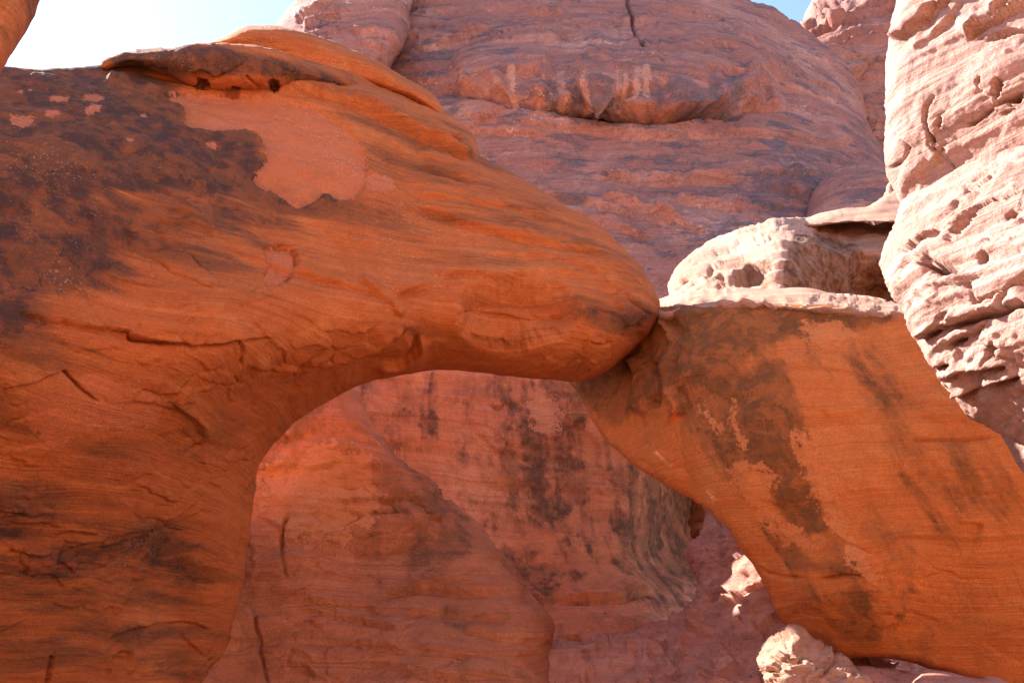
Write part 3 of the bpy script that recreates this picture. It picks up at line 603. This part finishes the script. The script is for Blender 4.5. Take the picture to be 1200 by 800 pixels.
rock('lower_bulge', [(1056, 237), (1066, 226), (1082, 214), (1100, 202), (1125, 190), (1150, 178), (1175, 167), (1205, 155), (1300, 130), (1600, 100), (1600, 450), (1400, 540), (1290, 540), (1225, 524), (1190, 512), (1174, 507), (1152, 497), (1133, 486), (1115, 461), (1095, 436), (1078, 410),
                    (1062, 385), (1050, 360), (1036, 330), (1034, 310), (1040, 285), (1051, 256)],
     [(1060, 240, 6.67), (1100, 215, 6.32), (1150, 190, 5.98), (1200, 170, 5.68), (1040, 310, 6.41), (1070, 300, 6.02), (1120, 260, 5.80), (1180, 250, 5.46), (1070, 360, 5.93), (1130, 330, 5.55), (1200, 320, 5.16), (1110, 430, 5.89), (1150, 400, 5.50), (1200, 400, 5.16),
      (1150, 480, 5.93), (1180, 490, 5.80), (1200, 470, 5.46), (1400, 300, 4.47), (1400, 500, 4.82), (1600, 300, 4.30)],
     TOWER, T=0.3, R=26, Tb=1.6, Rb=140, parent=tw, origin=tuple(tw.location), seed=38, step=1.7,
     disp=dict(macro=(0.05, 1.0), med=(0.04, 2.5), bed=(0.026, 9, 0.5, 0.0), flake=(0.022, 1.8, 0.10), pits=(0.09, 1.9, 0.22, 4.5), plate=(0.03, 1.6, 5.0, -0.12, 1.5), fine=(0.008, 12)),
     feats=[('step', [(1160, 178), (1180, 168), (1206, 160)], 14, 0.05), ('step', [(1068, 400), (1100, 388), (1150, 372), (1210, 350)], 12, 0.12), ('crack', [(1070, 398), (1100, 387), (1150, 371), (1205, 351)], 3.5, 0.14),
            ('pit', 1095, 310, 29.9, 9.6, 20, 0.24), ('pit', 1080, 280, 32.2, 4.8, -30, 0.16), ('pit', 1125, 262, 25.3, 4.2, -35, 0.16), ('pit', 1122, 402, 10.35, 4.8, -20, 0.16), ('pit', 1105, 430, 18.4, 4.2, -20, 0.144), ('pit', 1160, 350, 16.1, 3.6, -30, 0.128),
            ('pit', 1185, 250, 11.5, 4.8, -20, 0.128), ('pit', 1150, 300, 5.6, 8.5, 15, 0.112), ('step', [(1120, 462), (1150, 452), (1200, 436)], 14, 0.1), ('step', [(1110, 440), (1140, 430), (1190, 425)], 8, 0.08), ('pit', 1170, 410, 7, 11.9, 15, 0.096)])
rock('tower_foot', [(1172, 506), (1178, 518), (1185, 531), (1193, 545), (1203, 560), (1230, 620), (1300, 800), (1700, 900), (1700, 300), (1300, 420), (1200, 470)],
     [(1180, 515, 6.11), (1200, 540, 5.93), (1230, 560, 5.68), (1300, 600, 5.25), (1300, 450, 5.25), (1500, 600, 4.47)],
     TOWER, T=0.3, R=20, Tb=1.0, Rb=60, parent=tw, origin=tuple(tw.location), seed=40, disp=dict(macro=(0.03, 1), med=(0.02, 2.5), bed=(0.015, 8, 0.7, -0.3), fine=(0.006, 12)))

# ------------------------------------------------------------------ rocks at the foot of the block
tag(rock('boulder', [(888, 772), (892, 758), (903, 746), (916, 738), (928, 733), (940, 736), (948, 748), (962, 762), (985, 772), (1005, 785), (1030, 795), (1040, 900), (890, 900), (898, 800)],
     [(895, 770, 10.6), (915, 750, 10.5), (930, 760, 10.2), (945, 745, 10.7), (955, 775, 10.3), (990, 785, 10.4), (920, 800, 10.1), (960, 860, 10.0), (1020, 800, 10.4)],
     PALE, T=0.35, R=22, Tb=0.5, Rb=40, step=1.5, seed=43, disp=dict(macro=(0.05, 1.8), med=(0.06, 3.0), bed=(0.03, 7, 0.8, 0.6), flake=(0.03, 3, 0.05), plate=(0.04, 3.5, 6, -0.3, 1), fine=(0.012, 12)),
     feats=[('pit', 905, 788, 8, 6, 0, 0.12), ('pit', 968, 778, 8, 4, 20, 0.12), ('step', [(940, 800), (960, 790), (975, 770), (950, 745)], 10, 0.1), ('pit', 920, 752, 4, 3, 0, 0.05), ('crack', [(905, 770), (935, 775), (945, 765)], 3, 0.06)]),
    'small knobbly sunlit boulder wedged under the lower left corner of the block', 'boulder')
tag(rock('ledge_rock', [(945, 764), (970, 770), (1000, 776), (1030, 783), (1070, 792), (1110, 801), (1160, 812), (1180, 900), (960, 900)],
     [(960, 780, 11.0), (1000, 790, 10.7), (1050, 790, 10.6), (1100, 810, 10.4), (1050, 880, 10.2)], SLOPE, T=0.5, R=20, Tb=0.8, Rb=40, seed=45,
     disp=dict(macro=(0.05, 1.5), med=(0.05, 2.5), bed=(0.02, 6, 0.6, 0.2), flake=(0.03, 2, 0.08), plate=(0.05, 2, 4, -0.3, 1), fine=(0.01, 10)),
     feats=[('pit', 1028, 792, 5, 5, 0, 0.12)]),
    'dark shaded rock in the black gap beneath the overhanging block', 'rock')
tag(rock('flat_rock', [(1064, 806), (1070, 795), (1078, 787), (1095, 785), (1115, 788), (1135, 793), (1150, 795), (1158, 792), (1172, 794), (1190, 803), (1210, 830), (1200, 900), (1060, 900)],
     [(1075, 795, 9.6), (1100, 790, 9.7), (1150, 797, 9.5), (1180, 800, 9.5), (1120, 850, 9.2)], SLOPE, T=0.3, R=14, Tb=0.6, Rb=30, seed=47, step=1.5,
     disp=dict(macro=(0.03, 1.5), med=(0.02, 2.5), bed=(0.01, 6, 0.6, 0.1), fine=(0.008, 10))),
    'flat-topped reddish rock at the bottom edge below the block', 'rock')

# ------------------------------------------------------------------ the arch
ar = thing('sandstone_arch', 'massive red-orange natural rock arch with dark varnish sweeping across the left and middle', 'rock arch', (150, 9))
rock('arch_body', [(-420, 40), (-200, 60), (-40, 72), (0, 75), (45, 80), (90, 79), (118, 78), (160, 72), (240, 68), (300, 70), (340, 72), (370, 77), (430, 97), (480, 114), (518, 131), (546, 149), (560, 165), (565, 180), (585, 192), (612, 208), (650, 232), (690, 257), (718, 278), (740, 300), (757, 322), (769, 343), (774, 362),
                   (768, 380), (750, 400), (728, 420), (702, 438), (675, 446), (640, 443), (600, 440), (560, 436), (520, 433), (480, 438), (440, 447), (400, 463), (360, 486), (326, 515), (305, 541), (297, 570), (294, 615), (287, 670), (274, 720), (266, 765), (268, 800),
                   (262, 900), (240, 1050), (-420, 1300)],
     [(0, 90, 9.0), (0, 130, 8.6), (100, 95, 9.6), (100, 130, 9.1), (200, 110, 10.0), (200, 160, 9.4), (300, 120, 10.4), (300, 180, 9.9), (0, 250, 8.1), (0, 400, 7.9), (150, 300, 8.8), (150, 400, 8.7), (300, 280, 9.6), (300, 390, 9.35), (420, 200, 10.4), (400, 300, 10.1),
      (450, 390, 10.3), (0, 450, 8.1), (0, 500, 8.5), (150, 480, 9.15), (280, 425, 9.5), (270, 455, 10.0), (230, 490, 9.9), (0, 600, 9.2), (150, 560, 9.8), (150, 620, 10.5), (250, 530, 10.9), (297, 560, 12.0), (240, 600, 11.4), (290, 640, 12.3), (0, 720, 10.0), (150, 700, 11.2), (275, 720, 12.5), (200, 700, 11.9), (255, 795, 12.6), (100, 800, 11.1), (0, 800, 10.4),
      (390, 460, 11.6), (330, 510, 11.8), (380, 425, 10.5), (330, 460, 10.9), (520, 150, 11.6), (540, 230, 11.1), (520, 320, 10.6), (480, 415, 11.1), (470, 436, 11.6), (530, 430, 11.6), (545, 370, 10.6), (555, 400, 10.95), (600, 210, 11.7), (620, 280, 11.2), (620, 340, 10.8), (620, 400, 11.0), (600, 430, 11.5), (690, 300, 11.4), (690, 370, 11.0), (690, 430, 11.5), (750, 360, 11.35),
      (-300, 100, 8.3), (-300, 400, 6.8), (-300, 800, 8.6), (0, 1100, 10.6), (-400, 1200, 8), (250, 1000, 13)],
     ARCH, T=[(-200, 60, .15), (0, 78, .12), (60, 80, .12), (118, 78, .15), (200, 70, .3), (330, 72, .5), (450, 104, .5), (565, 180, .5), (700, 270, .6), (770, 350, .6), (600, 440, .5), (400, 460, .3), (300, 560, .25), (270, 700, .25)], R=40, Tb=2.0, Rb=160, step=1.6, parent=ar, origin=tuple(ar.location), seed=50,
     disp=dict(macro=(0.07, 0.5), med=(0.022, 1.4), bed=(0.007, 6.0, 0.3, 0.04), flake=(0.02, 1.0, 0.10), plate=(0.016, 1.1, 2.8, -0.05, 2.0), fine=(0.006, 9)),
     feats=[# fresh scar, sunk a little under the varnish
            ('patch', [(197, 110), (240, 106), (300, 112), (345, 118), (390, 135), (425, 165), (433, 200), (425, 222), (400, 232), (385, 224), (372, 232), (350, 243), (330, 228), (305, 215), (296, 208), (312, 190), (310, 165), (300, 153), (240, 150), (215, 140), (218, 128)], 2, -0.06),
            ('patch', [(310, 292), (330, 287), (345, 293), (349, 305), (340, 322), (325, 336), (308, 330), (316, 312)], 2, -0.07), ('crack', [(318, 289), (336, 288), (348, 298), (346, 312), (334, 328)], 2, 0.05),
            ('step', [(0, 362), (60, 376), (115, 386), (150, 392), (200, 402), (230, 404), (262, 402), (320, 397)], 22, 0.06), ('crack', [(112, 384), (150, 390), (155, 397), (200, 402), (230, 405), (260, 403), (285, 399), (322, 396)], 2.2, 0.1),
            ('crack', [(284, 400), (286, 415), (282, 428)], 2, 0.08), ('crack', [(74, 433), (95, 455), (115, 472)], 2.2, 0.07), ('step', [(0, 458), (40, 448), (74, 434)], 12, 0.04),
            ('step', [(200, 470), (225, 488), (236, 500), (232, 515)], 12, 0.06), ('crack', [(216, 532), (226, 524), (234, 518)], 2.5, 0.12), ('step', [(150, 468), (190, 474), (230, 492)], 14, 0.03),
            ('step', [(285, 428), (330, 430), (370, 425), (410, 418), (450, 400), (480, 380)], 18, 0.10), ('step', [(490, 390), (488, 405), (470, 420), (440, 425)], 14, 0.10), ('step', [(300, 300), (400, 335), (470, 345), (540, 330)], 24, 0.06), ('step', [(420, 330), (450, 350), (470, 372)], 14, 0.07),
            # hollow under the span
            ('patch', [(548, 352), (570, 336), (620, 332), (660, 345), (672, 372), (640, 395), (600, 408), (570, 400), (550, 385)], 13, -0.34), ('step', [(196, 114), (172, 104), (150, 96), (122, 90)], 9, 0.16), ('step', [(549, 392), (566, 402), (590, 408), (600, 412)], 10, 0.04),
            ('step', [(480, 240), (530, 258), (566, 270), (600, 280), (650, 290), (690, 296), (712, 306)], 20, 0.08), ('crack', [(565, 270), (600, 280), (655, 290)], 2.5, 0.07), ('step', [(500, 330), (540, 322), (590, 325), (640, 318), (690, 325)], 14, 0.06),
            ('step', [(460, 350), (500, 335), (520, 340)], 12, 0.05), ('crack', [(720, 335), (745, 358), (764, 372)], 2.0, 0.05), ('crack', [(690, 400), (706, 404), (718, 400)], 1.8, 0.04), ('crack', [(730, 390), (736, 400), (742, 402)], 2, 0.05), ('patch', [(732, 385), (748, 380), (755, 392), (742, 402)], 2, -0.05),
            ('step', [(700, 330), (720, 345), (728, 372)], 12, 0.04), ('step', [(560, 300), (620, 302), (680, 312), (730, 345)], 18, 0.04),
            ('step', [(318, 108), (360, 109), (420, 126), (470, 148), (510, 166), (545, 181), (564, 187)], 22, 0.16), ('step', [(745, 310), (752, 330), (748, 350)], 10, 0.05), ('step', [(480, 226), (540, 236), (600, 246), (650, 262)], 14, 0.05), ('pit', 235, 100, 9, 4, 10, 0.16), ('pit', 272, 106, 9, 3, 10, 0.1), ('pit', 320, 102, 8, 6, 0, 0.18), ('pit', 512, 157, 5, 4, 20, 0.12), ('pit', 531, 165, 9, 6, 25, 0.16), ('step', [(490, 190), (520, 202), (560, 210)], 12, 0.06),
            ('step', [(300, 560), (292, 580), (285, 640)], 12, 0.05), ('crack', [(288, 618), (283, 640), (277, 655)], 2.5, 0.06), ('step', [(100, 640), (170, 625), (230, 600), (260, 595)], 22, 0.02), ('step', [(10, 612), (40, 608), (70, 614)], 9, 0.05), ('step', [(60, 622), (90, 616), (110, 620)], 9, 0.05), ('step', [(0, 598), (30, 596)], 9, 0.05), ('step', [(80, 640), (100, 630), (120, 632)], 8, 0.04), ('step', [(45, 660), (70, 655), (85, 668)], 8, 0.04),
            ('step', [(10, 640), (40, 648), (60, 644)], 9, 0.04), ('ridge', [(128, 790), (126, 770), (138, 760), (152, 762), (156, 775), (146, 792)], 3, 0.06), ('step', [(125, 745), (160, 735), (220, 728), (250, 740)], 12, 0.05), ('crack', [(52, 805), (58, 770), (56, 765)], 3, 0.06),
            ('pit', 255, 785, 12, 16, 0, 0.1), ('step', [(210, 740), (225, 755), (240, 770)], 10, 0.04), ('step', [(98, 238), (104, 248), (100, 254)], 6, 0.02), ('step', [(140, 270), (158, 280), (152, 292)], 8, 0.025), ('step', [(188, 250), (215, 250), (222, 262), (250, 275), (245, 283)], 9, 0.03),
            ('step', [(60, 205), (72, 232)], 8, 0.02), ('step', [(105, 250), (110, 272), (108, 278)], 6, 0.025), ('step', [(165, 318), (182, 325), (185, 330)], 8, 0.02), ('step', [(385, 118), (398, 128), (404, 143)], 6, 0.03)],
     fresh=[([(196, 110), (240, 106), (300, 112), (345, 118), (390, 135), (425, 165), (433, 200), (425, 222), (400, 232), (385, 224), (372, 232), (350, 243), (330, 228), (305, 215), (296, 208), (312, 190), (310, 165), (300, 153), (240, 150), (215, 140), (218, 128)], 7),
            ([(12, 138), (25, 134), (42, 136), (38, 148), (26, 152), (14, 148)], 6), ([(58, 112), (80, 114), (78, 120), (60, 118)], 5), ([(94, 116), (120, 112), (122, 118), (98, 122)], 5), ([(100, 128), (118, 126), (115, 134), (100, 136)], 5), ([(53, 131), (70, 130), (70, 135), (56, 136)], 4),
            ([(20, 106), (27, 104), (26, 108)], 3), ([(31, 102), (38, 101), (39, 104), (33, 105)], 3), ([(163, 135), (171, 134), (172, 138), (165, 139)], 3), ([(148, 163), (155, 165), (156, 169), (150, 168)], 3), ([(184, 196), (190, 198), (188, 201)], 3), ([(240, 165), (252, 166), (253, 172), (243, 171)], 4),
            ([(310, 292), (330, 287), (345, 293), (349, 305), (340, 322), (325, 336), (308, 330), (316, 312)], 6), ([(30, 490), (90, 440), (190, 470), (180, 500), (120, 500), (60, 520)], 14), ([(430, 205), (452, 202), (462, 218), (440, 222)], 8)],
     stain_shade=[([(120, 70), (200, 108), (222, 140), (300, 150), (312, 190), (300, 215), (150, 215), (60, 225), (0, 240), (-400, 300), (-400, 60), (0, 60), (100, 66)], 24, 0.46), ([(-400, 120), (130, 100), (215, 135), (210, 165), (0, 170), (-400, 200)], 18, 0.1),
            ([(-400, 180), (120, 190), (300, 200), (380, 235), (330, 300), (150, 335), (0, 360), (-400, 400)], 60, 0.33), ([(-400, 300), (0, 260), (120, 300), (0, 420), (-400, 500)], 60, 0.2),
            ([(-400, 430), (0, 400), (60, 410), (40, 450), (-400, 520)], 30, 0.12), ([(-100, 600), (20, 560), (140, 515), (210, 510), (120, 560), (40, 610)], 25, 0.14), ([(130, 70), (260, 60), (330, 75), (330, 100), (220, 120)], 12, 0.16),
            ([(180, 610), (290, 580), (290, 690), (190, 700)], 35, 0.13), ([(-400, 600), (100, 560), (230, 600), (270, 760), (250, 1100), (-400, 1100)], 70, 0.2), ([(265, 350), (340, 345), (375, 385), (290, 395)], 18, 0.14), ([(400, 150), (520, 150), (600, 205), (700, 270), (775, 350), (740, 370), (690, 320), (600, 260), (480, 215)], 30, 0.16),  # large lower-left patch paints in the dimmer light there
            ([(330, 240), (470, 225), (540, 260), (470, 300), (340, 290)], 40, 0.12), ([(480, 300), (560, 300), (540, 335), (490, 345)], 22, 0.1), ([(680, 350), (740, 362), (772, 360), (750, 388), (690, 380)], 14, 0.22), ([(368, 234), (380, 220), (394, 234)], 4, 0.4), ([(670, 395), (690, 405), (690, 430), (665, 425)], 6, 0.12)])
rock('cap_ledge', [(118, 79), (128, 68), (142, 60), (165, 55), (200, 52), (240, 49), (275, 51), (310, 57), (355, 70), (400, 84), (450, 106), (440, 120), (400, 110), (360, 104), (318, 107), (280, 108), (240, 101), (200, 92), (150, 83)],
     [(130, 72, 9.7), (150, 84, 9.95), (200, 60, 9.75), (200, 85, 9.9), (280, 62, 9.98), (280, 98, 10.2), (350, 80, 10.42), (350, 100, 10.58), (400, 100, 11.1), (440, 115, 11.6)],
     ARCH, T=0.34, R=22, Tb=1.3, Rb=40, step=1.6, parent=ar, origin=tuple(ar.location), seed=53,
     disp=dict(macro=(0.07, 0.9), med=(0.06, 1.8), bed=(0.012, 5.0, 0.35, 0.04), flake=(0.02, 1.2, 0.13), plate=(0.04, 1.4, 3, -0.2, 1.5), fine=(0.005, 10)),
     feats=[('pit', 237, 97, 9, 5, 10, 0.25), ('pit', 275, 105, 9, 4, 10, 0.16), ('pit', 320, 101, 9, 7, 0, 0.25), ('crack', [(288, 88), (298, 98), (304, 104)], 2.2, 0.06), ('crack', [(325, 73), (335, 80), (350, 84)], 2.2, 0.06), ],
     stain_shade=[([(118, 60), (240, 50), (330, 70), (420, 95), (500, 130), (440, 125), (350, 98), (260, 88), (150, 84)], 9, 0.42)])
rock('back_ledge', [(246, 50), (262, 42), (280, 34), (300, 31), (330, 33), (360, 40), (400, 54), (440, 70), (480, 92), (504, 108), (518, 126), (520, 140), (470, 118), (400, 95), (330, 75), (280, 60)],
     [(260, 48, 11.1), (300, 38, 11.1), (300, 55, 11.2), (380, 52, 11.35), (380, 80, 11.45), (450, 82, 11.6), (500, 112, 11.8), (460, 105, 11.75)],
     ARCH, T=0.5, R=13, Tb=1.3, Rb=40, step=1.6, parent=ar, origin=tuple(ar.location), seed=56,
     disp=dict(macro=(0.04, 0.8), med=(0.02, 1.8), bed=(0.010, 5.0, 0.35, 0.04), flake=(0.015, 1.2, 0.13), plate=(0.02, 1.2, 3, -0.1, 1.5), fine=(0.004, 10)),
     stain_shade=[([(246, 50), (300, 30), (360, 45), (340, 70), (280, 60)], 10, 0.12)])

tag(rock('rock_overhang', [(-500, -300), (60, -320), (62, -100), (50, -20), (44, 4), (37, 25), (26, 48), (14, 70), (2, 92), (-20, 120), (-60, 160), (-500, 260)],
     [(30, 0, 3.9), (10, 60, 3.85), (-100, 0, 3.3), (-300, 0, 3.0), (0, -200, 4), (-300, 200, 3.0)], ARCH, T=0.3, R=30, Tb=0.8, Rb=120, seed=60,
     disp=dict(macro=(0.03, 1), med=(0.015, 2.5), bed=(0.006, 6, 0.4, 0.2), flake=None, fine=(0.003, 14)), stain_shade=[([(-500, -300), (60, -300), (60, 100), (-500, 260)], 10, 0.2)]),
    'near edge of reddish rock poking in at the top left corner', 'rock')
print('verts', TOTAL[0])
